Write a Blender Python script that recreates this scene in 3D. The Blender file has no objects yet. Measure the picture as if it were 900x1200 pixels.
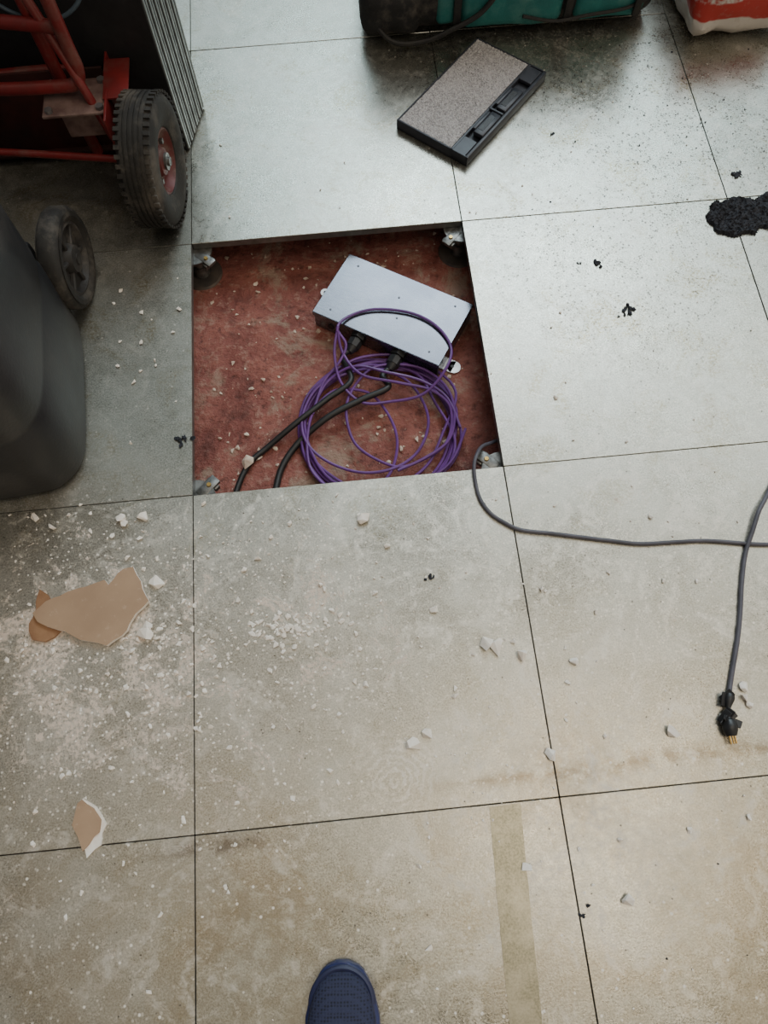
import bpy, bmesh, math, random
import numpy as np
from mathutils import Vector, Matrix, Euler, Quaternion, noise
random.seed(7)
scene=bpy.context.scene
COL=scene.collection
# ------------------------------------------------------------ node helpers
class NT:
    def __init__(s,nt): s.nt=nt
    def n(s,t,ins=None,**props):
        nd=s.nt.nodes.new(t)
        for k,v in props.items(): setattr(nd,k,v)
        for k,v in (ins or {}).items():
            sock=nd.inputs[k]
            if isinstance(v,bpy.types.NodeSocket): s.nt.links.new(v,sock)
            else: sock.default_value=v
        return nd
    def math(s,op,a,b=0.0,c=0.0,clamp=False):
        return s.n('ShaderNodeMath',{0:a,1:b,2:c},operation=op,use_clamp=clamp).outputs[0]
    def mr(s,v,a,b,c=0.0,d=1.0):
        return s.n('ShaderNodeMapRange',{0:v,1:a,2:b,3:c,4:d}).outputs[0]
    def mix(s,f,a,b,blend='MIX'):
        nd=s.nt.nodes.new('ShaderNodeMix');nd.data_type='RGBA';nd.blend_type=blend
        for i,v in ((0,f),(6,a),(7,b)):
            if isinstance(v,bpy.types.NodeSocket): s.nt.links.new(v,nd.inputs[i])
            else:
                nd.inputs[i].default_value=(v if i==0 else (tuple(v)+(1,))[:4])
        return nd.outputs[2]
    def noise(s,vec,scale,detail=4,rough=.55,dist=0.0):
        return s.n('ShaderNodeTexNoise',{'Vector':vec,'Scale':scale,'Detail':detail,'Roughness':rough,'Distortion':dist}).outputs[0]
def newmat(name):
    m=bpy.data.materials.new(name);m.use_nodes=True
    nt=m.node_tree;b=nt.nodes['Principled BSDF']
    return m,NT(nt),b
def lk(t,a,b): t.nt.links.new(a,b)
def simple(name,c1,c2=None,rough=.5,metal=0.0,scale=30,bump=0.0,bscale=None,dust=0.0):
    m,t,b=newmat(name)
    c2=c2 or tuple(x*.8 for x in c1)
    tc=t.n('ShaderNodeTexCoord').outputs['Object']
    nz=t.noise(tc,scale,5)
    col=t.mix(t.mr(nz,.35,.65),c1,c2)
    if dust>0:
        d=t.noise(tc,scale*.5,6,.65)
        col=t.mix(t.mr(d,.5,.75,0,dust),col,(.42,.36,.29))
    lk(t,col,b.inputs['Base Color'])
    b.inputs['Metallic'].default_value=metal
    lk(t,t.mr(nz,.3,.7,max(0,rough-.06),min(1,rough+.06)),b.inputs['Roughness'])
    if bump>0:
        h=t.noise(tc,bscale or scale*4,3)
        bp=t.n('ShaderNodeBump',{'Height':h,'Strength':bump,'Distance':.002})
        lk(t,bp.outputs[0],b.inputs['Normal'])
    return m
# ------------------------------------------------------------ mesh helpers
def mk(name,bm,mat=None,parent=None,smooth=True,mats=None):
    me=bpy.data.meshes.new(name)
    bmesh.ops.recalc_face_normals(bm,faces=bm.faces[:])
    bm.to_mesh(me);bm.free()
    o=bpy.data.objects.new(name,me);COL.objects.link(o)
    for m in (mats or [mat]): me.materials.append(m)
    if smooth:
        for p in me.polygons:p.use_smooth=True
        md=o.modifiers.new('es','EDGE_SPLIT');md.split_angle=math.radians(35)
    if parent:o.parent=parent
    return o
def empty(name,loc=(0,0,0),rotz=0):
    e=bpy.data.objects.new(name,None);COL.objects.link(e);e.location=loc;e.rotation_euler=(0,0,rotz);e.empty_display_size=.05
    return e
def bm_box(bm,c,s,bev=0.0,M=None,seg=2,mi=0):
    r=bmesh.ops.create_cube(bm,size=1)
    vs=r['verts']
    bmesh.ops.scale(bm,vec=s,verts=vs)
    es=list({e for v in vs for e in v.link_edges})
    if bev>0:
        rr=bmesh.ops.bevel(bm,geom=es,offset=bev,segments=seg,affect='EDGES',profile=.5)
        vs=list({v for f in rr['faces'] for v in f.verts}|{v for v in vs if v.is_valid})
    bmesh.ops.translate(bm,vec=c,verts=vs)
    if M is not None: bmesh.ops.transform(bm,matrix=M,verts=vs)
    fs={f for v in vs for f in v.link_faces}
    for f in fs:f.material_index=mi
    return vs
def bm_cyl(bm,p0,p1,r0,r1=None,seg=24,mi=0):
    p0=Vector(p0);p1=Vector(p1);d=p1-p0
    q=Vector((0,0,1)).rotation_difference(d.normalized())
    M=Matrix.Translation((p0+p1)/2)@q.to_matrix().to_4x4()
    r=bmesh.ops.create_cone(bm,cap_ends=True,segments=seg,radius1=r0,radius2=r0 if r1 is None else r1,depth=d.length,matrix=M)
    for f in {f for v in r['verts'] for f in v.link_faces}: f.material_index=mi
    return r['verts']
def lathe(bm,prof,M,seg=64,mi=0,closed=True):
    rings=[]
    for i in range(seg):
        a=2*math.pi*i/seg
        rings.append([bm.verts.new(M@Vector((x,r*math.cos(a),r*math.sin(a)))) for r,x in prof])
    n=len(prof)
    for i in range(seg):
        A=rings[i];B=rings[(i+1)%seg]
        for j in range(n if closed else n-1):
            k=(j+1)%n
            f=bm.faces.new((A[j],A[k],B[k],B[j]));f.material_index=mi
def catmull(pts,n=10,closed=False):
    P=[Vector(p) for p in pts];out=[];L=len(P)
    rng=range(L if closed else L-1)
    for i in rng:
        if closed:a,b,c,d=P[(i-1)%L],P[i],P[(i+1)%L],P[(i+2)%L]
        else:a,b,c,d=P[max(i-1,0)],P[i],P[i+1],P[min(i+2,L-1)]
        for k in range(n):
            t=k/n
            out.append(.5*((2*b)+(c-a)*t+(2*a-5*b+4*c-d)*t*t+(3*b-a-3*c+d)*t**3))
    if not closed: out.append(P[-1])
    return out
def bm_tube(bm,pts,r,seg=10,closed=False,mi=0,smooth=10):
    pts=catmull(pts,smooth,closed) if smooth else [Vector(p) for p in pts]
    n=len(pts);rings=[];up=None
    for i,p in enumerate(pts):
        if closed:t=(pts[(i+1)%n]-pts[i-1])
        else:t=pts[min(i+1,n-1)]-pts[max(i-1,0)]
        t.normalize()
        if up is None:
            up=Vector((0,0,1)) if abs(t.z)<.9 else Vector((1,0,0))
        up=(up-t*up.dot(t)).normalized();s=t.cross(up)
        rr=r[i] if isinstance(r,list) else r
        rings.append([bm.verts.new(p+rr*(math.cos(2*math.pi*k/seg)*up+math.sin(2*math.pi*k/seg)*s)) for k in range(seg)])
    for i in range(n if closed else n-1):
        A=rings[i];B=rings[(i+1)%n]
        for k in range(seg):
            f=bm.faces.new((A[k],A[(k+1)%seg],B[(k+1)%seg],B[k]));f.material_index=mi
    if not closed:
        for R_ in (rings[0],rings[-1]):
            f=bm.faces.new(R_);f.material_index=mi
def bm_prism(bm,poly,z0,z1,mi=0,jz=0.0,inset=0.0):
    c=Vector((sum(p[0] for p in poly)/len(poly),sum(p[1] for p in poly)/len(poly)))
    bot=[bm.verts.new((x,y,z0)) for x,y in poly]
    top=[bm.verts.new((x+(c.x-x)*inset,y+(c.y-y)*inset,z1+random.uniform(-jz,jz))) for x,y in poly]
    n=len(poly)
    f=bm.faces.new(bot);f.material_index=mi
    f=bm.faces.new(top);f.material_index=mi
    for i in range(n):
        f=bm.faces.new((bot[i],bot[(i+1)%n],top[(i+1)%n],top[i]));f.material_index=mi
def rock(bm,x,y,z,r,flat=.6,el=1.0,mi=0):
    pts=[]
    a=random.uniform(0,6.28)
    for i in range(random.randint(8,12)):
        v=Vector((random.gauss(0,1),random.gauss(0,1),random.gauss(0,1))).normalized()*random.uniform(.75,1.05)
        X=v.x*el*r;Y=v.y*r
        pts.append(Vector((x+X*math.cos(a)-Y*math.sin(a),y+X*math.sin(a)+Y*math.cos(a),v.z*r*flat)))
    mz=min(p.z for p in pts)
    vs=[bm.verts.new((p.x,p.y,p.z-mz+z)) for p in pts]
    rr=bmesh.ops.convex_hull(bm,input=vs)
    for f in [g for g in rr['geom'] if isinstance(g,bmesh.types.BMFace)]: f.material_index=mi
    junk=[v for v in vs if v.is_valid and not v.link_faces]
    if junk: bmesh.ops.delete(bm,geom=junk,context='VERTS')
# ------------------------------------------------------------ camera
rv=Vector((0.3619073930065167,-0.006887015459383153,-0.09769500719256057))
cam=bpy.data.cameras.new('camera');co=bpy.data.objects.new('camera',cam);COL.objects.link(co)
co.rotation_mode='QUATERNION';co.rotation_quaternion=Quaternion(rv.normalized(),rv.length)
co.location=(0.3272968,-0.5627776,1.3019080)
cam.sensor_fit='VERTICAL';cam.sensor_height=24;cam.sensor_width=18;cam.lens=861.708/1200*24;cam.clip_start=.01
scene.camera=co
# ------------------------------------------------------------ world
w=bpy.data.worlds.new('world');scene.world=w;w.use_nodes=True
t=NT(w.node_tree);bg=w.node_tree.nodes['Background']
d=t.n('ShaderNodeTexCoord').outputs['Generated']
sep=t.n('ShaderNodeSeparateXYZ',{0:d})
zz_=t.math('MAXIMUM',sep.outputs[2],.12)
lx=t.math('DIVIDE',sep.outputs[0],zz_);ly=t.math('DIVIDE',sep.outputs[1],zz_)
def ell(cx,cy,rx,ry):
    a=t.math('DIVIDE',t.math('SUBTRACT',lx,cx),rx);b2=t.math('DIVIDE',t.math('SUBTRACT',ly,cy),ry)
    q=t.math('SQRT',t.math('ADD',t.math('MULTIPLY',a,a),t.math('MULTIPLY',b2,b2)))
    return t.n('ShaderNodeMapRange',{0:q,1:1.0,2:0.35,3:0.0,4:1.0},interpolation_type='SMOOTHSTEP').outputs[0]
c=t.mix(t.mr(ly,-.2,.7),(.60,.52,.41),(.50,.54,.555))
c=t.mix(t.mr(lx,-.6,-.02),(.15,.147,.145),c)
c=t.mix(ell(.26,1.15,.68,.66),c,(3.3,4.4,4.9))
c=t.mix(ell(.30,-.03,.27,.20),c,(3.6,3.0,2.15))
c=t.mix(ell(-.20,-.07,.17,.13),c,(2.5,2.1,1.55))
c=t.mix(ell(.62,.52,.38,.32),c,(3.6,3.9,3.9))
c=t.mix(ell(.02,-.36,.26,.29),c,(.06,.055,.05))  # dark patch painted into the world, stands in for the camera holder's reflection
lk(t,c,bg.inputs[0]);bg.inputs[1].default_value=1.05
def area(name,loc,target,size,power,color):
    l=bpy.data.lights.new(name,'AREA');l.shape='RECTANGLE';l.size=size[0];l.size_y=size[1];l.energy=power;l.color=color
    o=bpy.data.objects.new(name,l);COL.objects.link(o);o.location=loc
    o.rotation_euler=(Vector(target)-Vector(loc)).to_track_quat('-Z','Y').to_euler();return o
area('skylight_lamp',(1.4,2.9,3.4),(.4,.3,0),(2.2,1.6),44,(.88,.95,1))
area('ceiling_lamp',(1.2,-.9,3.2),(.5,-.3,0),(1.2,1.2),12,(1,.91,.79))
# ------------------------------------------------------------ floor material
m_floor,t,b=newmat('galvanised_floor_panel')
geo=t.n('ShaderNodeNewGeometry');pos=geo.outputs['Position']
att=t.n('ShaderNodeAttribute',attribute_name='tint').outputs['Fac']
sx=t.n('ShaderNodeSeparateXYZ',{0:pos});X,Y=sx.outputs[0],sx.outputs[1]
def blob(cx,cy,r0,r1):
    dd=t.n('ShaderNodeVectorMath',{0:pos,1:(cx,cy,0)},operation='DISTANCE').outputs['Value']
    return t.n('ShaderNodeMapRange',{0:dd,1:r0,2:r1,3:1.0,4:0.0},interpolation_type='SMOOTHSTEP').outputs[0]
fine=t.noise(pos,330,2,.75)
med=t.noise(pos,70,4,.7)
big=t.noise(pos,5,5,.62)
scuff=t.noise(pos,8,5,.68,2.6)
mid=t.noise(pos,22,5,.7,.8)
mul=lambda a,b_:t.math('MULTIPLY',a,b_)
mx=lambda a,b_:t.math('MAXIMUM',a,b_)
col=t.mix(t.mr(fine,.34,.66),(.22,.218,.185),(.58,.575,.505))
col=t.mix(t.mr(med,.35,.65,0,.35),col,(.52,.515,.45))
col=t.mix(t.mr(mid,.42,.62,0,.28),col,(.23,.22,.17))
col=t.mix(t.mr(big,.42,.62,0,.40),col,(.61,.61,.55))
gr=mul(t.mr(Y,-.40,-.72),t.mr(t.noise(pos,4.5,6,.68,.9),.44,.60))
col=t.mix(mul(gr,.42),col,(.28,.225,.135))
bandn=t.mr(t.noise(pos,26,5,.75),.40,.55)
by=t.math('ADD',Y,t.math('MULTIPLY_ADD',t.noise(pos,5,2),.05,.535))
band=mul(t.mr(t.math('ABSOLUTE',by),.020,0),mul(t.mr(X,.34,.5),bandn))
col=t.mix(mul(band,.7),col,(.17,.13,.07))
b2_=mul(blob(.04,-.615,.0,.16),mul(t.mr(t.math('ABSOLUTE',t.math('ADD',Y,.62)),.02,.005),bandn))
col=t.mix(mul(b2_,.8),col,(.07,.055,.04))
b3_=mul(mx(blob(.62,-.57,.02,.14),blob(.1,-.75,.02,.2)),bandn)
col=t.mix(mul(b3_,.4),col,(.19,.145,.08))
nearw=t.mr(Y,.15,-.05,.45,1.0)
sc=mul(mul(t.mr(scuff,.52,.62),t.mr(med,.36,.58)),nearw)
col=t.mix(mul(sc,.5),col,(.82,.78,.70))
sc2=mul(mul(t.mr(t.noise(pos,16,4,.7,3.5),.55,.64),t.mr(fine,.35,.6)),nearw)
col=t.mix(mul(sc2,.45),col,(.80,.75,.66))
v=t.n('ShaderNodeVectorMath',{0:pos,1:(.345,-.535,0)},operation='SUBTRACT').outputs[0]
v=t.n('ShaderNodeVectorMath',{0:v,1:t.n('ShaderNodeVectorMath',{0:t.n('ShaderNodeTexNoise',{'Vector':pos,'Scale':22.0}).outputs['Color'],3:.03},operation='SCALE').outputs[0]},operation='ADD').outputs[0]
wv=t.n('ShaderNodeTexWave',{'Vector':v,'Scale':26,'Distortion':5.0,'Detail':4.0,'Detail Scale':5.0},wave_type='RINGS',rings_direction='Z').outputs[1]
sw=mul(mul(t.mr(wv,.2,1),blob(.345,-.535,.03,.085)),t.mr(med,.38,.6,.2,1))
col=t.mix(mul(sw,.6),col,(.84,.82,.78))
# plaster dust
reg=mx(blob(-.16,-.30,.12,.48),mul(blob(.18,-.27,.05,.42),.88))
reg=mx(reg,mul(blob(.05,-.50,.05,.34),.76))
reg=mx(reg,mul(blob(.6,-.3,.2,.8),.45))
reg=mx(reg,mul(blob(-.3,-.7,.1,.5),.6))
dn=t.noise(pos,11,7,.74,.7)
th=t.math('SUBTRACT',dn,t.mr(reg,0,1,.76,.47))
dust=t.mr(th,0,.08)
dust=mul(dust,t.mr(t.noise(pos,150,3,.7),.38,.56,.15,.95))
dust2=mul(t.mr(t.math('SUBTRACT',t.noise(pos,38,5,.75,.5),t.mr(reg,0,1,.80,.575)),0,.04),.85)
dust=mx(dust,dust2)
haze=mul(reg,t.mr(fine,.3,.7,.10,.32))
dm=mx(dust,haze)
col=t.mix(dm,col,(.72,.59,.49))
oc=mul(t.mr(t.noise(pos,8,6,.72,.8),.53,.63),t.mr(t.noise(pos,190,3,.65),.44,.58))
col=t.mix(mul(oc,t.mr(Y,-.2,.3,.3,.7)),col,(.30,.25,.14))
def specks(scale,thr,region,n0,n1):
    vo=t.n('ShaderNodeTexVoronoi',{'Vector':pos,'Scale':scale,'Randomness':1.0}).outputs['Distance']
    return mul(t.mr(vo,thr,thr*.6),mul(region,t.mr(mid,n0,n1)))
regR=mx(blob(1.15,.95,.15,.65),mul(blob(.95,.5,.1,.5),.7))
sp=mx(specks(95,.26,regR,.40,.5),specks(190,.30,regR,.44,.54))
sp=mx(sp,specks(45,.08,1.0,.48,.52))
col=t.mix(mul(sp,.85),col,(.06,.045,.03))
ws=mx(specks(38,.11,nearw,.38,.44),specks(85,.22,reg,.37,.47))
col=t.mix(mul(ws,.85),col,(.95,.89,.80))
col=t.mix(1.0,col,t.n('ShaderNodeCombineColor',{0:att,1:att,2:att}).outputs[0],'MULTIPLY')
lk(t,col,b.inputs['Base Color'])
scd=mul(mx(sc,mx(sc2,sw)),.28)
nonm=mx(mx(dm,sp),mx(scd,ws))
lk(t,mul(t.math('SUBTRACT',1,nonm),.92),b.inputs['Metallic'])
rg=t.math('ADD',t.mr(big,.35,.65,.22,.33),mul(dm,.4))
rg=t.math('ADD',rg,t.math('ADD',mul(scd,.4),t.mr(med,.3,.7,-.02,.08)))
rg=t.math('ADD',rg,t.mr(att,.9,.7,0,.2))
lk(t,rg,b.inputs['Roughness'])
bp=t.n('ShaderNodeBump',{'Height':t.math('ADD',fine,mul(dust,1.5)),'Strength':.22,'Distance':.0008})
lk(t,bp.outputs[0],b.inputs['Normal'])
m_edge=simple('panel_edge_steel',(.24,.24,.23),(.14,.14,.13),.45,.7)
m_under=simple('panel_tray_underside',(.05,.05,.048),(.035,.034,.03),.7,.2)
T=.6;g=.0007
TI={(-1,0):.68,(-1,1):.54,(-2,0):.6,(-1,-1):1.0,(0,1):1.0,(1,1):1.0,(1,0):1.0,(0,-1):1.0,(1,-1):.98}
bm=bmesh.new();lay=bm.loops.layers.float_color.new('tint')
for i in range(-4,6):
    for j in range(-4,6):
        if (i,j)==(0,0): continue
        dz=random.uniform(-.0006,.0004)
        vs=bm_box(bm,((i+.5)*T,(j+.5)*T,-.009+dz),(T-2*g,T-2*g,.018),.0008,seg=1)
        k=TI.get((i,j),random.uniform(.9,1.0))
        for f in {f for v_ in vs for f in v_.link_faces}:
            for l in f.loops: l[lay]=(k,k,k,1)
bm.normal_update()
for f in bm.faces: f.material_index=0 if f.normal.z>.5 else 1
for i in range(-4,6):
    for j in range(-4,6):
        if (i,j)==(0,0): continue
        bm_box(bm,((i+.5)*T,(j+.5)*T,-.027),(T-.13,T-.13,.0178),.0,mi=2)
mk('floor',bm,smooth=False,mats=[m_floor,m_edge,m_under])
# red painted slab below
m_red,t,b=newmat('red_painted_concrete')
pos=t.n('ShaderNodeNewGeometry').outputs['Position']
n1=t.noise(pos,9,7,.7,.4);n2=t.noise(pos,45,5,.72);n3=t.noise(pos,7,6,.7,.6)
c=t.mix(t.mr(n1,.38,.62),(.20,.055,.043),(.34,.12,.092))
c=t.mix(t.mr(n2,.54,.66,0,.6),c,(.44,.28,.22))
c=t.mix(t.mr(n2,.45,.34,0,.75),c,(.08,.024,.018))
c=t.mix(t.mr(n3,.54,.62,0,.65),c,(.36,.28,.21))
c=t.mix(t.mr(n3,.45,.36,0,.7),c,(.10,.03,.024))
lk(t,c,b.inputs['Base Color']);b.inputs['Roughness'].default_value=.66
bp=t.n('ShaderNodeBump',{'Height':t.math('ADD',n1,mul(n2,.7)),'Strength':1.0,'Distance':.014});lk(t,bp.outputs[0],b.inputs['Normal'])
ZS=-.1
bm=bmesh.new();bm_box(bm,(.6,.6,ZS-.03),(6,6,.06))
mk('subfloor',bm,m_red,smooth=False)
# ------------------------------------------------------------ common mats
m_galv=simple('zinc_steel',(.36,.36,.37),(.24,.24,.25),.42,.85,60)
m_head=simple('pedestal_zinc',(.24,.24,.23),(.09,.09,.085),.45,.8,60)
m_brass=simple('brass_screw',(.55,.36,.12),None,.35,.9)
m_blackp=simple('black_plastic',(.012,.012,.013),(.022,.022,.024),.42,0,40,.1)
m_rubber=simple('black_rubber',(.016,.015,.014),(.030,.028,.025),.75,0,25,.3,200,dust=.25)
m_redp=simple('red_paint',(.20,.020,.020),(.12,.015,.015),.42,0,20,.05,dust=.28)
m_base=simple('dark_zinc',(.09,.085,.08),(.16,.13,.11),.5,.5)
def pedestal(x,y):
    e=empty('floor_pedestal',(x,y,0))
    bm=bmesh.new()
    bm_cyl(bm,(0,0,-.026),(0,0,-.0195),.040,.040,28)
    for a in range(4):
        M=Matrix.Rotation(a*math.pi/2+math.pi/4,4,'Z')
        bm_box(bm,(.034,0,-.0225),(.048,.022,.008),.002,M)
        bm_box(bm,(.045,0,-.030),(.012,.03,.012),.002,M)
    mk('head',bm,m_head,e)
    bm=bmesh.new()
    for a in range(4):
        ang=a*math.pi/2+math.pi/4
        bm_cyl(bm,(.038*math.cos(ang),.038*math.sin(ang),-.020),(.038*math.cos(ang),.038*math.sin(ang),-.0155),.0055,.0045,6)
    mk('screws',bm,m_brass,e)
    bm=bmesh.new()
    bm_cyl(bm,(0,0,ZS),(0,0,-.024),.011,.011,16);bm_cyl(bm,(0,0,-.050),(0,0,-.042),.019,.019,6)
    bm_cyl(bm,(0,0,ZS+.006),(0,0,ZS+.03),.02,.014,16)
    mk('stem',bm,m_head,e)
    bm=bmesh.new();bm_cyl(bm,(0,0,ZS),(0,0,ZS+.005),.047,.044,32)
    mk('base_plate',bm,m_base,e)
for x,y in ((0,0),(.6,0),(0,.6),(.6,.6)): pedestal(x,y)
# ------------------------------------------------------------ junction box
bx=empty('electrical_junction_box',(.4275,.4195,ZS),math.atan2(-.167,.260))
L,Wd,H=.304,.170,.053
bm=bmesh.new();bm_box(bm,(0,0,H/2+.001),(L,Wd,H-.002),.0012,seg=1)
m_boxm,t,b=newmat('brushed_steel_box')
pos=t.n('ShaderNodeTexCoord').outputs['Object']
mp=t.n('ShaderNodeMapping',{'Vector':pos,'Scale':(1,18,1)}).outputs[0]
n1=t.noise(mp,60,4,.7);n2=t.noise(pos,9,4)
c=t.mix(t.mr(n1,.35,.65),(.155,.165,.195),(.27,.28,.315));c=t.mix(t.mr(n2,.4,.62,0,.6),c,(.14,.15,.18))
lk(t,c,b.inputs['Base Color']);b.inputs['Metallic'].default_value=.9;lk(t,t.mr(n1,.3,.7,.20,.34),b.inputs['Roughness'])
mk('case',bm,m_boxm,bx)
bm=bmesh.new()
bm_box(bm,(0,0,H+.0006),(L+.003,Wd+.003,.0022),.0008,seg=1)
bm_box(bm,(0,-Wd/2-.0012,H-.005),(L+.003,.0016,.012),.0004,seg=1)
bm_box(bm,(0,Wd/2+.0012,H-.005),(L+.003,.0016,.012),.0004,seg=1)
mk('lid',bm,m_boxm,bx)
bm=bmesh.new()
for sx_,sy_ in ((-.12,.065),(.12,.065),(-.12,-.065),(.12,-.065),(0,.03),(.02,-.02)):
    bm_cyl(bm,(sx_,sy_,H+.0015),(sx_,sy_,H+.003),.0026,.002,12)
mk('screws',bm,simple('dark_screw',(.10,.10,.11),None,.4,.8),bx)
bm=bmesh.new()
bm_box(bm,(-L/2-.008,-.005,.001+.012),(.018,.020,.002),.0008,seg=1);bm_cyl(bm,(-L/2-.018,-.005,.012),(-L/2-.018,-.005,.014),.0105,.0105,24)
bm_box(bm,(L/2+.010,-.045,.001+.002),(.022,.032,.002),.0008,seg=1);bm_cyl(bm,(L/2+.021,-.045,.002),(L/2+.021,-.045,.004),.015,.015,24)
mk('mounting_tabs',bm,simple('tab_steel',(.7,.7,.7),None,.4,.6),bx)
bm=bmesh.new()
bm_cyl(bm,(-L/2-.018,-.005,.0138),(-L/2-.018,-.005,.0146),.004,.004,16);bm_cyl(bm,(L/2+.017,-.045,.0038),(L/2+.017,-.045,.0046),.004,.004,16)
mk('tab_holes',bm,m_blackp,bx)
Mb=Matrix.Translation(bx.location)@Matrix.Rotation(bx.rotation_euler.z,4,'Z')
GX=(-.040,.058)
bm=bmesh.new()
for gx in GX:
    y0=-Wd/2-.002
    bm_cyl(bm,(gx,y0,.032),(gx,y0-.008,.032),.0175,.0175,6)
    bm_cyl(bm,(gx,y0-.008,.032),(gx,y0-.013,.032),.0125,.0125,20)
    bm_cyl(bm,(gx,y0-.013,.032),(gx,y0-.030,.032),.0165,.0155,8)
    bm_cyl(bm,(gx,y0-.030,.032),(gx,y0-.044,.032),.0135,.0075,20)
mk('cable_glands',bm,m_blackp,bx)
bm=bmesh.new();bm_cyl(bm,(-.11,-Wd/2-.0005,.024),(-.11,-Wd/2-.0022,.024),.008,.008,20);mk('knockout',bm,m_blackp,bx)
m_cblk=simple('black_cable_sheath',(.011,.011,.012),(.02,.02,.021),.45,0,30)
bm=bmesh.new()
zc=ZS+.007
s0=[Mb@Vector((gx,-Wd/2-.038,.032)) for gx in GX]
s1=[Mb@Vector((gx-.006,-Wd/2-.066,.032)) for gx in GX]
bm_tube(bm,[s0[0],s1[0],(.322,.258,ZS+.038),(.268,.220,ZS+.034),(.200,.174,ZS+.028),(.135,.133,zc+.002),(.095,.100,zc),(.068,.045,zc),(.05,-.03,zc),(.03,-.15,zc),(.0,-.3,zc)],.0062,12)
bm_tube(bm,[s0[1],s1[1],(.398,.232,ZS+.038),(.340,.210,ZS+.036),(.268,.180,ZS+.030),(.203,.138,ZS+.012),(.165,.09,zc),(.148,.04,zc),(.135,-.03,zc),(.12,-.15,zc),(.10,-.3,zc)],.0068,12)
mk('black_power_cables',bm,m_cblk)
m_pur=simple('purple_cable_sheath',(.155,.048,.25),(.105,.032,.175),.38,0,20)
bm=bmesh.new();r=.0031
pts=[]
cx,cy=.376,.158
zl=ZS+.004
for L_ in range(7):
    rx=random.uniform(.142,.180);ry=random.uniform(.145,.168);ox=random.uniform(-.016,.014);oy=random.uniform(-.018,.006)
    for k in range(12):
        a=2*math.pi*k/12+.3
        zz=zl+.0025*L_+random.uniform(0,.006)
        pts.append((cx+ox+rx*math.cos(a)+random.uniform(-.006,.006),cy+oy+ry*math.sin(a)+random.uniform(-.006,.006),zz))
bm_tube(bm,pts,r,8,smooth=5)
def loop(cx,cy,rx,ry,z,ph=0,n=12,tilt=0,w=.005):
    return [(cx+rx*math.cos(2*math.pi*k/n+ph)+random.uniform(-w,w),cy+ry*math.sin(2*math.pi*k/n+ph)+random.uniform(-w,w),z+tilt*math.sin(2*math.pi*k/n+ph)+random.uniform(0,.004)) for k in range(n)]
bm_tube(bm,loop(.418,.175,.115,.118,ZS+.026,.4,tilt=.003),r,8,closed=True)
bm_tube(bm,loop(.345,.168,.132,.122,ZS+.024,1.4,tilt=.003),r,8,closed=True)
bm_tube(bm,loop(.31,.12,.092,.125,ZS+.022,1.4,tilt=.003),r,8,closed=True)
bt=ZS+H+.007
bm_tube(bm,[(.235,.19,ZS+.03),(.262,.262,ZS+.03),(.300,.300,ZS+.045),(.318,.335,bt-.004),(.303,.372,bt+.006),(.331,.404,bt),(.389,.416,bt),(.463,.399,bt),(.514,.361,bt),(.540,.304,bt),(.522,.249,bt+.004),(.470,.205,ZS+.045),(.40,.20,ZS+.034),(.34,.205,ZS+.034),(.30,.255,ZS+.038),(.292,.32,ZS+.052),(.305,.372,bt+.012)],r,8)
bm_tube(bm,[(.303,.362,bt+.010),(.31,.318,ZS+.05),(.345,.262,ZS+.050),(.42,.236,ZS+.048),(.49,.215,ZS+.038),(.525,.17,ZS+.03),(.50,.09,ZS+.024),(.40,.045,ZS+.024)],r,8)
bm_tube(bm,[(.235,.20,ZS+.026),(.27,.262,ZS+.03),(.33,.285,ZS+.048),(.40,.262,ZS+.050),(.47,.24,ZS+.040),(.52,.20,ZS+.03),(.54,.13,ZS+.024)],r,8)
mk('coiled_purple_cable',bm,m_pur)
# ------------------------------------------------------------ grey cables
m_grc=simple('grey_cable_sheath',(.105,.10,.125),(.07,.068,.085),.5,0,25)
bm=bmesh.new();z=.0042
bm_tube(bm,[(.72,.09,-.07),(.66,.085,-.06),(.612,.078,-.045),(.590,.066,-.03),(.568,.052,-.012),(.553,.03,.004),(.543,.005,.007),(.541,-.03,z),(.545,-.065,z),(.560,-.095,z),(.584,-.117,z),(.612,-.134,z),(.665,-.146,z),(.720,-.159,z),(.775,-.172,z),(.827,-.183,z),(.89,-.186,z),(.954,-.190,z),(1.062,-.208,z),(1.2,-.215,z),(1.4,-.18,z),(1.6,-.05,z),(1.7,.2,z)],.0036,10)
mk('grey_flex_cable',bm,m_grc)
e=empty('mains_lead_with_plug')
bm=bmesh.new()
bm_tube(bm,[(1.75,.35,z),(1.45,.1,z),(1.25,.0,z),(1.14,-.05,z),(1.092,-.102,.008),(1.072,-.125,.0125),(1.056,-.145,.0125),(1.035,-.182,.009),(1.013,-.222,z),(.992,-.275,z),(.974,-.330,z),(.957,-.375,z),(.938,-.418,z),(.924,-.45,z),(.912,-.478,.008)],.0042,10)
mk('lead',bm,m_grc,e)
bm=bmesh.new()
bm_tube(bm,[(.919,-.462,.008),(.914,-.472,.009),(.909,-.484,.010),(.905,-.497,.011),(.903,-.510,.012),(.9015,-.522,.012),(.9012,-.533,.0115)],[.006+.003*math.sin(i*.33)+.0035*(i>18) for i in range(31)],12,smooth=5)
for k in range(9):
    p=Vector((.906+random.uniform(-.010,.006),-.488+random.uniform(-.03,.02),.011))
    bm_box(bm,(0,0,0),(.024,.013,.0025),.0008,Matrix.Translation(p)@Euler((random.uniform(-.7,.7),random.uniform(-.7,.7),random.uniform(0,3))).to_matrix().to_4x4(),seg=1)
mk('taped_end',bm,m_blackp,e)
bm=bmesh.new()
for dx in (-.004,.001,.005):
    bm_box(bm,(.9012+dx,-.539,.0115),(.0028,.014,.003),.0006,seg=1)
mk('contacts',bm,m_brass,e)
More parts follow.
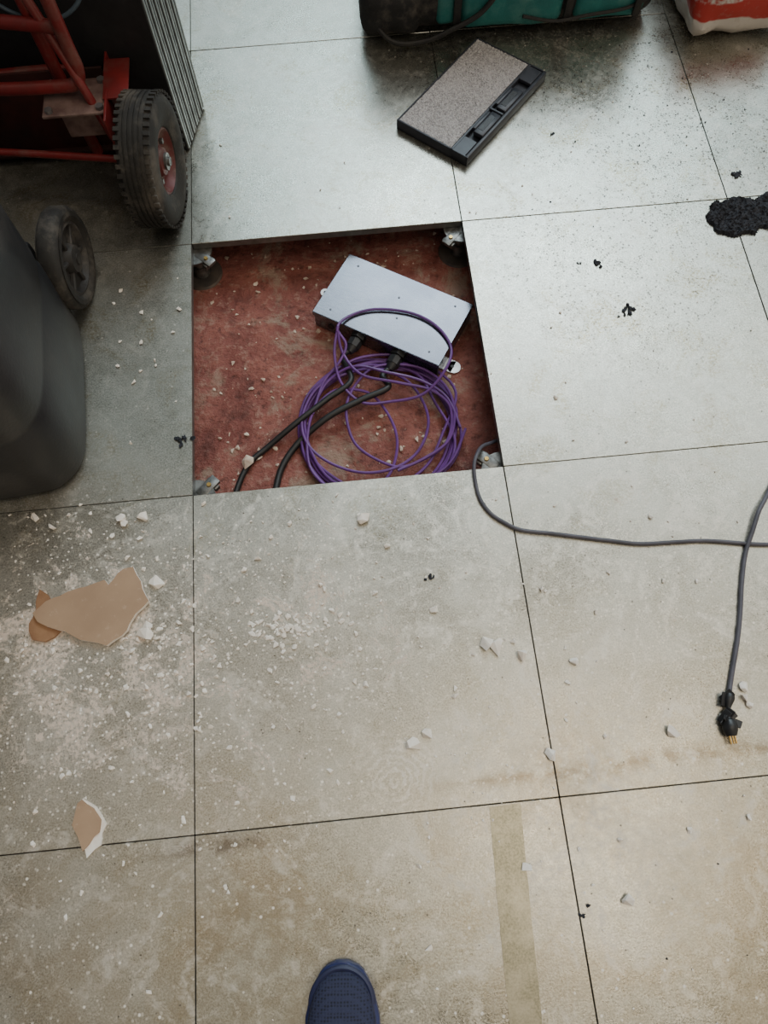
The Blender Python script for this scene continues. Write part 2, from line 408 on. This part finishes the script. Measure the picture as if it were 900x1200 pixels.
# ------------------------------------------------------------ floor box lid
lc=Vector(((709+854+628+489)/4000,(1139+997+748+891)/4000,0))
ang=math.atan2(.249,.226)
lid=empty('floor_box_lid',lc,ang)
LL,LW,LH=.334,.200,.026
m_dkp=simple('dark_plastic',(.022,.025,.035),(.035,.038,.05),.4,0,40)
bm=bmesh.new()
bm_box(bm,(0,0,.004),(LL,LW,.008),.002)
for sx_,sy_,lx_,ly_ in ((0,LW/2-.002,LL,.004),(-LL/2+.002,0,.004,LW),(LL/2-.002,0,.004,LW)):
    bm_box(bm,(sx_,sy_,LH/2),(lx_,ly_,LH),.001,seg=1)
bm_box(bm,(0,-LW/2+.004,LH/2),(LL,.008,LH),.002)
bm_box(bm,(0,-LW/2+.045,LH/2),(LL,.006,LH),.001,seg=1)
bm_box(bm,(0,-LW/2+.026,LH/2-.006),(LL,.038,LH-.012),.001,seg=1)
for hx in (-.058,.036):
    bm_box(bm,(hx,-LW/2+.020,LH-.001),(.078,.026,.012),.003)
    bm_box(bm,(hx,-LW/2+.036,LH+.002),(.064,.008,.010),.002)
bm_box(bm,(-.011,-LW/2+.026,LH-.003),(.006,.038,.011),.001,seg=1)
bm_box(bm,(.135,-LW/2+.026,LH-.004),(.05,.034,.008),.001,seg=1)
bm_box(bm,(-.14,-LW/2+.026,LH-.004),(.05,.034,.008),.001,seg=1)
mk('plastic_frame',bm,m_dkp,lid)
bm=bmesh.new()
for hx in (-.058,.036): bm_box(bm,(hx,-LW/2+.0215,LH+.0052),(.052,.013,.001),0)
mk('finger_recesses',bm,m_blackp,lid)
m_car,t,b=newmat('grey_carpet')
pos=t.n('ShaderNodeTexCoord').outputs['Object']
f1=t.noise(pos,260,4,.8);f2=t.noise(pos,25,5,.6)
c=t.mix(t.mr(f1,.36,.60),(.10,.094,.097),(.56,.54,.54));c=t.mix(t.mr(f2,.4,.65,0,.5),c,(.50,.48,.485))
lk(t,c,b.inputs['Base Color']);b.inputs['Roughness'].default_value=.95
bp=t.n('ShaderNodeBump',{'Height':f1,'Strength':.7,'Distance':.003});lk(t,bp.outputs[0],b.inputs['Normal'])
bm=bmesh.new()
x0,x1,y0,y1=-LL/2+.005,LL/2-.005,-LW/2+.049,LW/2-.005
nx,ny=110,55;gv=[]
for i in range(nx+1):
    row=[]
    for j in range(ny+1):
        x=x0+(x1-x0)*i/nx;y=y0+(y1-y0)*j/ny
        row.append(bm.verts.new((x,y,LH-.001+random.uniform(-.0009,.0012))))
    gv.append(row)
for i in range(nx):
    for j in range(ny): bm.faces.new((gv[i][j],gv[i+1][j],gv[i+1][j+1],gv[i][j+1]))
bm_box(bm,((x0+x1)/2,(y0+y1)/2,LH/2),(x1-x0-.002,y1-y0-.002,LH-.006))
mk('carpet_inlay',bm,m_car,lid,smooth=False)
# ------------------------------------------------------------ bitumen scrap
base_=[(1.135,.545),(1.138,.560),(1.150,.572),(1.155,.588),(1.172,.596),(1.19,.592),(1.205,.602),(1.23,.600),(1.250,.590),(1.27,.598),(1.294,.612),(1.318,.60),(1.33,.575),(1.322,.545),(1.30,.53),(1.275,.502),(1.25,.508),(1.235,.490),(1.215,.497),(1.186,.488),(1.165,.500),(1.149,.506),(1.145,.525)]
pl=[(p.x,p.y) for p in catmull([(x,y,0) for x,y in base_],4,True)]
def inside(x,y,pl):
    c=False;n=len(pl)
    for i in range(n):
        x1_,y1_=pl[i];x2_,y2_=pl[i-1]
        if (y1_>y)!=(y2_>y) and x<(x2_-x1_)*(y-y1_)/(y2_-y1_)+x1_: c=not c
    return c
def scrap(bm,pl,st,hgt):
    xs=[p[0] for p in pl];ys_=[p[1] for p in pl];V={}
    nx=int((max(xs)-min(xs))/st)+2;ny=int((max(ys_)-min(ys_))/st)+2
    ins=lambda i,j:inside(min(xs)+i*st,min(ys_)+j*st,pl)
    I={(i,j) for i in range(nx) for j in range(ny) if ins(i,j)}
    for (i,j) in sorted(I):
        edge=any((i+a,j+b_) not in I for a in(-1,0,1) for b_ in(-1,0,1))
        x=min(xs)+i*st+random.uniform(-.3,.3)*st;y=min(ys_)+j*st+random.uniform(-.3,.3)*st
        V[i,j]=bm.verts.new((x,y,0 if edge else hgt*(.6+.5*noise.noise(Vector((x,y,0))*60))+random.uniform(-1,1)*hgt*.22))
    for (i,j) in sorted(I):
        q=[(i,j),(i+1,j),(i+1,j+1),(i,j+1)]
        if all(a in I for a in q): bm.faces.new([V[a] for a in q])
    for v_ in [v_ for v_ in bm.verts if not v_.link_faces]: bm.verts.remove(v_)
m_asp=simple('black_bitumen',(.010,.011,.016),(.030,.032,.042),.85,0,120,1.0,260)
bm=bmesh.new();scrap(bm,pl,.0032,.013)
mk('bitumen_scrap',bm,m_asp,smooth=False)
bm=bmesh.new()
def crumb(x,y,s,n):
    for _ in range(n): rock(bm,x+random.gauss(0,s),y+random.gauss(0,s*.6),0,random.uniform(.004,.007)*(s/.01)**.5,.5,random.uniform(1,1.8))
for x,y,s,n in ((-.018,.118,.009,10),(.915,.330,.008,8),(.905,.318,.006,4),(1.242,.665,.008,10),(.88,.455,.006,5),(.432,-.207,.006,4),(.604,-.775,.004,3),(.612,-.760,.003,2),(.84,.46,.003,2),(.845,.83,.004,2)):
    crumb(x,y,s,n)
for _ in range(110):
    rock(bm,random.gauss(1.1,.2),min(random.gauss(.9,.15),1.10),0,random.uniform(.001,.003),.5)
for _ in range(36):
    rock(bm,random.uniform(.62,1.4),random.uniform(-.9,.9),0,random.uniform(.0008,.0022),.5)
mk('black_crumbs',bm,m_asp,smooth=False)
# ------------------------------------------------------------ plaster pieces
m_pl,t,b=newmat('plasterboard_paper')
pos=t.n('ShaderNodeTexCoord').outputs['Object']
c=t.mix(t.mr(t.noise(pos,14,5),.35,.65),(.42,.28,.18),(.36,.235,.15))
c=t.mix(t.mr(t.noise(pos,70,5,.7),.60,.72,0,.5),c,(.6,.46,.35))
lk(t,c,b.inputs['Base Color']);b.inputs['Roughness'].default_value=.85
m_gy=simple('broken_gypsum',(.95,.90,.83),(.84,.75,.65),.9,0,60)
m_br=simple('torn_brown_paper',(.26,.13,.065),(.34,.19,.10),.85,0,40)
def jag(poly,a=.003):
    out=[]
    L=len(poly)
    for i in range(L):
        p=Vector(poly[i]);q=Vector(poly[(i+1)%L])
        k=max(1,int((q-p).length/.012))
        for s in range(k):
            v=p.lerp(q,s/k);o=0 if s==0 else a
            out.append((v.x+random.uniform(-o,o),v.y+random.uniform(-o,o)))
    return out
def slab(poly,z0,z1):
    bm=bmesh.new();bm_prism(bm,jag(poly,.0022),z0,z1)
    bm.normal_update()
    for f in bm.faces: f.material_index=0 if abs(f.normal.z)>.7 else 1
    return bm
P1=[(-.285,-.205),(-.263,-.186),(-.225,-.172),(-.19,-.165),(-.158,-.156),(-.150,-.166),(-.123,-.138),(-.107,-.136),(-.092,-.165),(-.077,-.203),(-.100,-.224),(-.110,-.240),(-.124,-.262),(-.150,-.277),(-.175,-.268),(-.198,-.262),(-.225,-.244),(-.258,-.232),(-.275,-.222)]
e=empty('broken_plasterboard')
mk('board',slab(P1,.004,.0125),parent=e,smooth=False,mats=[m_pl,m_gy])
bm=bmesh.new();bm_prism(bm,jag([(-.292,-.236),(-.278,-.160),(-.262,-.172),(-.25,-.2),(-.235,-.24),(-.262,-.258),(-.285,-.252)]),.0005,.006)
mk('torn_paper',bm,m_br,e,smooth=False)
bm=bmesh.new();bm_prism(bm,jag([(-.192,-.535),(-.183,-.527),(-.16,-.541),(-.142,-.570),(-.15,-.60),(-.172,-.617),(-.18,-.59),(-.196,-.57)]),.0005,.005)
e2=empty('broken_plasterboard')
mk('gypsum_core',bm,m_gy,e2,smooth=False)
bm=bmesh.new();bm_prism(bm,jag([(-.190,-.533),(-.183,-.528),(-.163,-.543),(-.150,-.562),(-.152,-.58),(-.178,-.606),(-.186,-.585),(-.197,-.566)]),.005,.0085)
mk('torn_paper',bm,m_pl,e2,smooth=False)
bm=bmesh.new()
big_=[(.321,-.079,.015,1),(.315,-.076,.009,1),(.518,-.340,.015,1.2),(.532,-.347,.015,1.5),(.541,-.337,.009,1),(.573,-.362,.015,1),(.566,-.338,.007,1),(.393,-.481,.013,1),(.806,-.516,.012,1.4),(.679,-.758,.012,1),(.529,-.698,.010,1),(.598,-.534,.012,1.2),(.663,-.385,.010,1),(.432,-.267,.009,1),(.369,-.498,.017,1.1),(-.296,-.017,.010,1),(-.262,-.038,.010,1),(-.136,-.035,.012,1),(-.128,-.045,.009,1),(-.095,-.035,.012,1.2),(-.065,-.168,.015,1),(-.085,-.262,.016,1.2),(-.08,-.25,.012,1),(.02,-.02,.006,1),(.86,-.13,.007,1),(.80,-.67,.007,1),(.9,-.66,.006,1),(.99,-.6,.007,1),(.72,-.30,.006,1),(.63,-.25,.007,1),(.36,-.14,.007,1),(.05,-.68,.006,1),(-.2,-.7,.007,1),(.947,-.455,.010,1.2),(.946,-.472,.011,1.2),(.948,-.486,.008,1),(.24,-.21,.007,1),(.45,-.42,.007,1.3),(.12,-.14,.007,1),(.28,-.38,.006,1)]
for x,y,r_,el in big_: rock(bm,x,y,0,r_,.6,el)
def ok(x,y): return not(-.004<x<.604 and -.004<y<.604) and not (x<-.18 and y>0) and not(.3<y and x<.0) and not(.13<x<.3 and y<-.75)
cnt=0
while cnt<520:
    c_=random.choice([(-.15,-.28,.16,.13),(-.15,-.28,.16,.13),(.12,-.28,.13,.12),(.0,-.45,.18,.13),(.3,-.35,.2,.18),(.45,-.3,.3,.22)])
    x,y=random.gauss(c_[0],c_[2]),random.gauss(c_[1],c_[3])
    if not ok(x,y): continue
    rr=random.choice([.0015,.002,.002,.0025,.003,.004,.0055]);rock(bm,x,y,0,rr,.6,random.uniform(1,1.5));cnt+=1
for _ in range(210):
    x,y=random.uniform(-.5,1.4),random.uniform(-.95,.95)
    if ok(x,y): rock(bm,x,y,0,random.uniform(.001,.0036),.6,1.2)
for _ in range(16):
    x,y=random.gauss(-.25,.08),random.gauss(-.02,.03)
    if x<-.05 and y<.005: rock(bm,x,y,0,random.uniform(.002,.005),.6,1.2)
for _ in range(14):
    rock(bm,random.uniform(-.17,-.02),random.uniform(.15,.55),0,random.uniform(.002,.006),.6,1.3)
for _ in range(110): rock(bm,random.gauss(.17,.04),random.gauss(-.275,.013),0,random.uniform(.002,.006),.4,1.3)
for _ in range(100): rock(bm,random.gauss(-.09,.12),random.gauss(-.27,.05),0,random.uniform(.002,.006),.4,1.3)
for _ in range(30): rock(bm,random.gauss(.06,.03),random.gauss(-.10,.02),0,random.uniform(.001,.003),.4,1.3)
mk('plaster_rubble',bm,m_gy,smooth=False)
bm=bmesh.new()
for _ in range(190):
    x,y=random.uniform(.02,.58),random.uniform(.02,.66)
    if ((x-.43)**2+(y-.42)**2)**.5<.11: continue
    rock(bm,x,y,ZS,random.choice([.0015,.002,.003,.004,.006]),.6,1.3)
for x,y,r_ in ((.115,.112,.008),(.24,.56,.006),(.09,.17,.006),(.07,.14,.006),(.13,.30,.006),(.15,.27,.005),(.31,.60,.005)): rock(bm,x,y,ZS,r_,.6,1.4)
rock(bm,.093,.098,ZS+.012,.015,.6,1.3)
mk('subfloor_rubble',bm,simple('pinkish_rubble',(.74,.64,.54),(.50,.36,.28),.9,0,80),smooth=False)
# ------------------------------------------------------------ tape strip
m_tape,t,b=newmat('old_adhesive_tape')
pos=t.n('ShaderNodeNewGeometry').outputs['Position']
c=t.mix(t.mr(t.noise(pos,300,2),.3,.7),(.19,.18,.12),(.34,.315,.225))
c=t.mix(t.mr(t.noise(pos,14,6,.7),.45,.62,0,.6),c,(.44,.405,.31))
lk(t,c,b.inputs['Base Color']);b.inputs['Metallic'].default_value=.75;b.inputs['Roughness'].default_value=.34
bm=bmesh.new();bm_prism(bm,jag([(.483,-.6035),(.535,-.6035),(.526,-.75),(.516,-.935),(.468,-.935),(.475,-.75)],.0006),0.0002,.0005)
mk('adhesive_tape_strip',bm,m_tape,smooth=False)
# ------------------------------------------------------------ wheels
def tyre(bm,M,R_,wd,rin,mi=0,grooves=True):
    h=wd/2
    prof=[(rin,-h*.62),(rin+.004,-h*.8),(rin+(R_-rin)*.35,-h*1.0),(rin+(R_-rin)*.65,-h*1.0),(R_-.012,-h*.93),(R_-.004,-h*.78)]
    if grooves:
        for k in range(5):
            a=-h*.68+k*(h*1.36/5);b2=a+h*1.36/5
            prof+=[(R_+.000,a+.0005),(R_+.0005,b2-.0035),(R_-.003,b2-.003),(R_-.003,b2-.0005)]
    else: prof+=[(R_,-h*.5),(R_,h*.5)]
    prof+=[(R_-.004,h*.78),(R_-.012,h*.93),(rin+(R_-rin)*.65,h*1.0),(rin+(R_-rin)*.35,h*1.0),(rin+.004,h*.8),(rin,h*.62)]
    lathe(bm,prof,M,72,mi)
ht=empty('hand_truck')
WC=Vector((-.046,.708,.130))
Mw=Matrix.Translation(WC)@Matrix.Rotation(math.radians(-7),4,'Z')
m_rim=simple('wheel_rim_red',(.13,.024,.022),(.08,.019,.018),.55,0,30,.1,dust=.5)
def truckwheel(Mw,n):
    bm=bmesh.new();tyre(bm,Mw,.130,.076,.062)
    for k in range(48):
        a=2*math.pi*k/48
        for s in (-1,1):
            bm_box(bm,(s*.029,0,.1285),(.012,.0085,.005),0,Mw@Matrix.Rotation(a+(.03*s),4,'X'))
    mk('tyre_%d'%n,bm,m_rubber,ht)
    bm=bmesh.new()
    lathe(bm,[(.064,-.026),(.066,.026),(.060,.029),(.056,.018),(.050,.012),(.030,.014),(.026,.024),(.018,.026),(.012,.026),(.012,-.026),(.05,-.014)],Mw,48)
    mk('rim_%d'%n,bm,m_rim,ht)
    bm=bmesh.new()
    bm_cyl(bm,Mw@Vector((-.05,0,0)),Mw@Vector((.036,0,0)),.009,.009,16)
    bm_cyl(bm,Mw@Vector((.026,0,0)),Mw@Vector((.031,0,0)),.017,.017,24)
    for k in range(4):
        a=k*math.pi/2+.5;p=Vector((.012,.040*math.cos(a),.040*math.sin(a)));bm_cyl(bm,Mw@p,Mw@(p+Vector((.009,0,0))),.006,.006,6)
    mk('hub_%d'%n,bm,m_head,ht)
truckwheel(Mw,1)
truckwheel(Matrix.Translation((-.60,.80,.130))@Matrix.Rotation(math.radians(171),4,'Z'),2)
def tub(name,pts,r,mat=m_redp,sm=6):
    bm=bmesh.new();bm_tube(bm,pts,r,14,smooth=sm);mk(name,bm,mat,ht)
tub('axle',[(-.09,.716,.130),(-.35,.765,.130),(-.56,.795,.130)],.0075)
tub('frame_tube_1',[(-.45,.84,.25),(-.33,.80,.25),(-.20,.792,.25),(-.160,.790,.256),(-.146,.790,.285),(-.146,.79,.34),(-.146,.79,.55),(-.146,.80,.95),(-.146,.84,1.2)],.0125)
tub('frame_tube_2',[(-.205,.86,.03),(-.205,.84,.2),(-.205,.83,.5),(-.205,.83,.95),(-.205,.87,1.2)],.0125)
tub('frame_tube_3',[(-.47,.90,.03),(-.47,.88,.3),(-.47,.86,.7),(-.47,.86,.95),(-.47,.90,1.2)],.0125)
tub('handle',[(-.146,.84,1.2),(-.16,.87,1.26),(-.3,.90,1.28),(-.44,.90,1.26),(-.47,.90,1.2)],.0125)
tub('crossbar_1',[(-.47,.88,.36),(-.146,.80,.36)],.0125)
tub('crossbar_2',[(-.47,.87,.7),(-.146,.80,.7)],.0125)
tub('crossbar_3',[(-.47,.92,.18),(-.30,.93,.18),(-.17,.93,.18)],.0125)
tub('brace',[(-.12,.75,.16),(-.16,.79,.30),(-.20,.83,.42)],.009)
tub('hose',[(-.30,.84,.44),(-.24,.84,.37),(-.18,.85,.34),(-.12,.86,.36),(-.08,.88,.42)],.004,simple('blue_grey_hose',(.06,.09,.12),None,.5))
bm=bmesh.new()
bm_box(bm,(-.172,.787,.226),(.128,.098,.006),.002)
bm_box(bm,(-.172,.787,.19),(.075,.05,.07),.004)
mk('bracket_plate',bm,simple('dirty_steel',(.30,.21,.19),(.15,.09,.085),.5,.4,30),ht)
bm=bmesh.new()
for bx_ in (-.222,-.122):
    for by_ in (.75,.824): bm_cyl(bm,(bx_,by_,.229),(bx_,by_,.236),.008,.008,6)
mk('bolts',bm,m_galv,ht)
bm=bmesh.new()
bm_box(bm,(-.108,.745,.165),(.005,.085,.15),.0015,Matrix.Identity(4))
bm_box(bm,(-.09,.82,.235),(.05,.11,.005),.0015)
bm_box(bm,(-.115,.87,.16),(.005,.12,.15),.0015)
mk('wheel_bracket',bm,m_redp,ht)
bm=bmesh.new()
bm_box(bm,(-.31,.99,.022),(.40,.24,.008),.002)
bm_box(bm,(-.31,.885,.12),(.36,.006,.19),.002)
mk('toe_plate',bm,simple('worn_dark_red',(.065,.015,.014),(.028,.011,.010),.6,.2,15),ht)
# ------------------------------------------------------------ stacked spare panels
st=empty('stacked_floor_panels',(-.004,.868,.002),math.atan2(.14,.038)-math.pi/2)
m_pe=simple('bluish_panel_edge',(.46,.53,.55),(.33,.385,.41),.35,.6,40)
m_pf=simple('dark_panel_face',(.05,.052,.055),(.035,.036,.038),.5,.5,20)
bm=bmesh.new();n=6;tt=.145/n
for k in range(n):
    yy=tt*(k+.5)
    bm_box(bm,(-.30,yy,.302),(.598,tt-.004,.60),.001,seg=1,mi=1)
    bm_box(bm,(-.0015,yy-.0035,.302),(.004,.006,.60),.001,seg=1,mi=0)
    bm_box(bm,(-.0015,yy+.0065,.302),(.004,.004,.60),.001,seg=1,mi=0)
mk('panels',bm,parent=st,smooth=False,mats=[m_pe,m_pf])
# ------------------------------------------------------------ wheelie bin
bn=empty('wheelie_bin',(0,0,0))
def binring(z,fl,ins=0,notch=0):
    base=[(-.25,.430),(-.222,.36),(-.2105,.24),(-.203,.135),(-.210,.082),(-.235,.046),(-.28,.028),(-.45,.018),(-.62,.028),(-.665,.046),(-.69,.082),(-.697,.135),(-.6895,.24),(-.678,.36),(-.65,.43),(-.55,.445),(-.45,.45),(-.35,.445)]
    cx,cy=-.45,.24
    return [Vector((cx+(x-cx)*(1+fl)*(1-ins),cy+(y-cy)*(1+fl)*(1-ins),z)) for x,y in base]
m_bin=simple('dark_grey_bin_plastic',(.014,.015,.018),(.021,.022,.026),.42,0,12,.15,150,dust=.10)
bm=bmesh.new();rings=[]
lv=[(0,-.06),(.006,-.02),(.02,0),(.10,.002),(.19,.004),(.20,-.008),(.21,-.008),(.22,.002),(.30,.004),(.55,.02),(.90,.05),(.93,.05),(.93,.10),(.97,.10)]
for z_,fl in lv:
    rings.append([bm.verts.new(v) for v in catmull(binring(z_,fl),4,True)])
for A,B in zip(rings,rings[1:]):
    for k in range(len(A)): bm.faces.new((A[k],A[(k+1)%len(A)],B[(k+1)%len(B)],B[k]))
bm.faces.new(rings[0])
mk('body',bm,m_bin,bn)
bm=bmesh.new();rings=[]
for z_,fl in ((.965,.13),(.985,.13),(1.0,.09),(1.02,.0),(1.03,-.4)):
    rings.append([bm.verts.new(v) for v in catmull(binring(z_,fl),4,True)])
for A,B in zip(rings,rings[1:]):
    for k in range(len(A)): bm.faces.new((A[k],A[(k+1)%len(A)],B[(k+1)%len(B)],B[k]))
bm.faces.new(rings[0]);bm.faces.new(rings[-1]);mk('lid',bm,m_bin,bn)
bm=bmesh.new()
bm_tube(bm,[(-.62,.47,.93),(-.60,.53,.95),(-.45,.54,.95),(-.30,.53,.95),(-.28,.47,.93)],.014,12)
mk('handle',bm,m_bin,bn)
bm=bmesh.new();bm_cyl(bm,(-.23,.500,.1),(-.67,.500,.1),.010,.010,16)
bm_box(bm,(-.30,.455,.11),(.05,.10,.10),.012);bm_box(bm,(-.60,.455,.11),(.05,.10,.10),.012)
mk('axle',bm,m_blackp,bn)
m_hub=simple('bin_wheel_hub',(.025,.023,.022),(.045,.042,.04),.6,0,20,dust=.3)
for n_,(wx,sg) in enumerate(((-.226,1),(-.668,-1)),1):
    Mw=Matrix.Translation((wx,.500,.100))@Matrix.Rotation(0 if sg>0 else math.pi,4,'Z')@Matrix.Rotation(math.radians(-4),4,'Z')
    bm=bmesh.new();tyre(bm,Mw,.100,.046,.070,grooves=False)
    mk('wheel_tyre_%d'%n_,bm,m_rubber,bn)
    bm=bmesh.new()
    lathe(bm,[(.072,-.016),(.072,.016),(.066,.018),(.060,.006),(.030,.004),(.026,.020),(.010,.022),(.010,-.016)],Mw,40)
    for k in range(6):
        bm_box(bm,(.008,0,.045),(.010,.008,.04),.002,Mw@Matrix.Rotation(k*math.pi/3,4,'X'),seg=1)
    bm_cyl(bm,Mw@Vector((.0,0,0)),Mw@Vector((.024,0,0)),.011,.011,16)
    mk('wheel_hub_%d'%n_,bm,m_hub,bn)
# ------------------------------------------------------------ tool bag
bg_=empty('tool_bag',(.80,1.31,0),math.radians(-1))
m_teal=simple('teal_nylon',(.012,.13,.125),(.016,.17,.16),.7,0,30,.4,500,dust=.15)
m_blk=simple('black_nylon',(.009,.009,.011),(.02,.02,.022),.7,0,40,.5,500,dust=.2)
def softbox(bm,c,s,bev,amp=.004,mi=0,cuts=3):
    b2=bmesh.new();bm_box(b2,(0,0,0),s,bev,seg=4)
    bmesh.ops.subdivide_edges(b2,edges=[e for e in b2.edges if e.calc_length()>.04],cuts=cuts,use_grid_fill=True)
    for v in b2.verts:
        v.co+=Vector(noise.noise_vector(v.co*14+Vector(c)*7))*amp
        v.co+=Vector(c)
    me=bpy.data.meshes.new('tmp');b2.to_mesh(me);b2.free()
    n0=len(bm.faces);bm.from_mesh(me);bpy.data.meshes.remove(me)
    bm.faces.ensure_lookup_table()
    for f in bm.faces[n0:]: f.material_index=mi
bm=bmesh.new()
softbox(bm,(0,0,.165),(.72,.28,.31),.05,.008,0)
softbox(bm,(-.295,-.08,.07),(.15,.14,.13),.04,.008,0)
mk('body',bm,m_blk,bg_)
bm=bmesh.new()
softbox(bm,(-.005,-.132,.098),(.25,.05,.14),.02,.005)
softbox(bm,(.235,-.127,.094),(.17,.05,.13),.02,.005)
softbox(bm,(-.165,-.130,.098),(.05,.04,.12),.015,.004)
softbox(bm,(0,-.02,.30),(.55,.20,.05),.02,.004)
mk('pockets',bm,m_teal,bg_)
bm=bmesh.new()
for x_ in (-.14,.13,.30): bm_box(bm,(x_,-.158,.115),(.018,.008,.15),.002)
bm_box(bm,(-.0,-.162,.162),(.26,.008,.012),.002);bm_box(bm,(.225,-.157,.152),(.15,.008,.012),.002)
bm_tube(bm,[(-.36,-.10,.06),(-.30,-.165,.022),(-.22,-.172,.02),(-.15,-.170,.045),(-.09,-.168,.075),(-.05,-.165,.12)],.006,8)
bm_tube(bm,[(-.15,-.165,.18),(-.12,-.13,.32),(0,-.10,.40),(.10,-.13,.32),(.13,-.165,.18)],.011,10)
bm_tube(bm,[(.02,-.162,.06),(.10,-.165,.045),(.18,-.162,.052),(.27,-.158,.06),(.33,-.14,.07)],.004,8)
mk('straps',bm,simple('black_webbing',(.012,.012,.014),(.025,.024,.022),.65,0,60,.3),bg_)
bm=bmesh.new()
for x_ in (-.30,-.16,.0,.16,.28): bm_cyl(bm,(x_,-.08,.0),(x_,-.08,.03),.016,.018,14)
mk('feet',bm,m_blackp,bg_)
# ------------------------------------------------------------ red / white sack
m_sack,t,b=newmat('printed_plastic_sack')
pos=t.n('ShaderNodeTexCoord').outputs['Object']
s_=t.n('ShaderNodeSeparateXYZ',{0:pos})
hz=t.math('ADD',s_.outputs[2],t.math('MULTIPLY',t.noise(pos,8,3),.06))
c=t.mix(t.mr(hz,.086,.090),(.60,.55,.50),(.42,.03,.025))
c=t.mix(t.math('MULTIPLY',t.mr(t.noise(pos,25,5),.52,.6),t.mr(hz,.13,.135)),c,(.58,.54,.5))
c=t.mix(t.mr(t.noise(pos,60,5,.7),.55,.75,0,.5),c,(.32,.26,.2))
lk(t,c,b.inputs['Base Color']);b.inputs['Roughness'].default_value=.38
bm=bmesh.new();softbox(bm,(0,0,.095),(.27,.36,.18),.035,.014,0,6)
o=mk('cement_sack',bm,m_sack)
o.location=(1.345,1.265,.0);o.rotation_euler=(0,0,math.radians(4))
me=o.data;mz=min(v.co.z for v in me.vertices)
for v in me.vertices:
    v.co.z-=mz
    v.co+=v.normal*.006*noise.noise(v.co*40)
    v.co.z=max(v.co.z,0)
# ------------------------------------------------------------ shoe
sh=empty('shoe',(.217,-.938,0),math.radians(-4));sh.scale=(1.10,1,1)
def section(y):
    pts=[(.136,.004,.020),(.130,.018,.034),(.118,.031,.043),(.10,.039,.051),(.07,.0455,.060),(.03,.047,.070),(-.01,.043,.084),(-.05,.038,.096),(-.10,.036,.10),(-.135,.032,.10),(-.150,.022,.098),(-.156,.006,.096)]
    for (a,b_) in zip(pts,pts[1:]):
        if a[0]>=y>=b_[0]:
            k=(a[0]-y)/(a[0]-b_[0]+1e-9);return a[1]+(b_[1]-a[1])*k,a[2]+(b_[2]-a[2])*k
    return pts[-1][1:]
ys=[.136,.134,.130,.124,.118,.11,.10,.085,.07,.05,.03,.01,-.01,-.03,-.05,-.075,-.10,-.12,-.135,-.145,-.150,-.154,-.156]
def shoepart(name,z0f,z1f,grow,mat,top='dome'):
    bm=bmesh.new();rings=[]
    for y in ys:
        hw,h=section(y);hw+=grow;z0,z1=z0f(y,h),z1f(y,h);ring=[]
        for k in range(24):
            a=2*math.pi*k/24
            ca,sa=math.cos(a),math.sin(a)
            ex=.55 if top=='flat' else .8
            x=hw*math.copysign(abs(ca)**ex,ca);zz=(z0+z1)/2+(z1-z0)/2*math.copysign(abs(sa)**(.35 if top=='flat' else .75),sa)
            yy=y+(grow if y>.12 else(-grow if y<-.14 else 0))
            ring.append(bm.verts.new((x,yy,zz)))
        rings.append(ring)
    for A,B in zip(rings,rings[1:]):
        for k in range(24): bm.faces.new((A[k],A[(k+1)%24],B[(k+1)%24],B[k]))
    bm.faces.new(rings[0]);bm.faces.new(rings[-1])
    return mk(name,bm,mat,sh)
m_mesh,t,b=newmat('navy_mesh_upper')
pos=t.n('ShaderNodeTexCoord').outputs['Object']
vo=t.n('ShaderNodeTexVoronoi',{'Vector':pos,'Scale':230.0,'Randomness':.15}).outputs['Distance']
c=t.mix(t.mr(vo,.15,.5),(.004,.005,.014),(.022,.025,.062))
lk(t,c,b.inputs['Base Color']);b.inputs['Roughness'].default_value=.8
bp=t.n('ShaderNodeBump',{'Height':vo,'Strength':.8,'Distance':.001});lk(t,bp.outputs[0],b.inputs['Normal'])
m_sole=simple('navy_sole',(.022,.030,.12),(.015,.022,.08),.5,0,40)
shoepart('sole',lambda y,h:.0,lambda y,h:.024,.005,m_sole,'flat')
shoepart('upper',lambda y,h:.012,lambda y,h:h,0,m_mesh)
bm=bmesh.new()
rim=[(math.sin(a)*.041,.088+math.cos(a)*.047,.030) for a in [x*math.pi/16-math.pi/2 for x in range(17)]]
bm_tube(bm,rim,.0045,8,smooth=3)
for sx_ in (-1,1): bm_tube(bm,[(sx_*.016,.045,.064),(sx_*.020,.02,.072),(sx_*.021,-.02,.088),(sx_*.024,-.06,.099)],.004,8)
mk('overlays',bm,simple('navy_overlay',(.014,.018,.065),None,.5),sh)
bm=bmesh.new()
for k in range(5):
    y=.035-k*.022;hw,h=section(y)
    bm_tube(bm,[(-.018,y,h-.003),(0,y-.004,h+.003),(.018,y,h-.003)],.0028,8)
mk('laces',bm,simple('lace',(.03,.03,.05),None,.8),sh)
bm=bmesh.new()
bm_tube(bm,[(.028*math.cos(a),-.10+.042*math.sin(a),.100+.006*math.sin(a)**2) for a in [k*math.pi/8 for k in range(16)]],.006,8,closed=True,smooth=3)
mk('collar',bm,m_sole,sh)
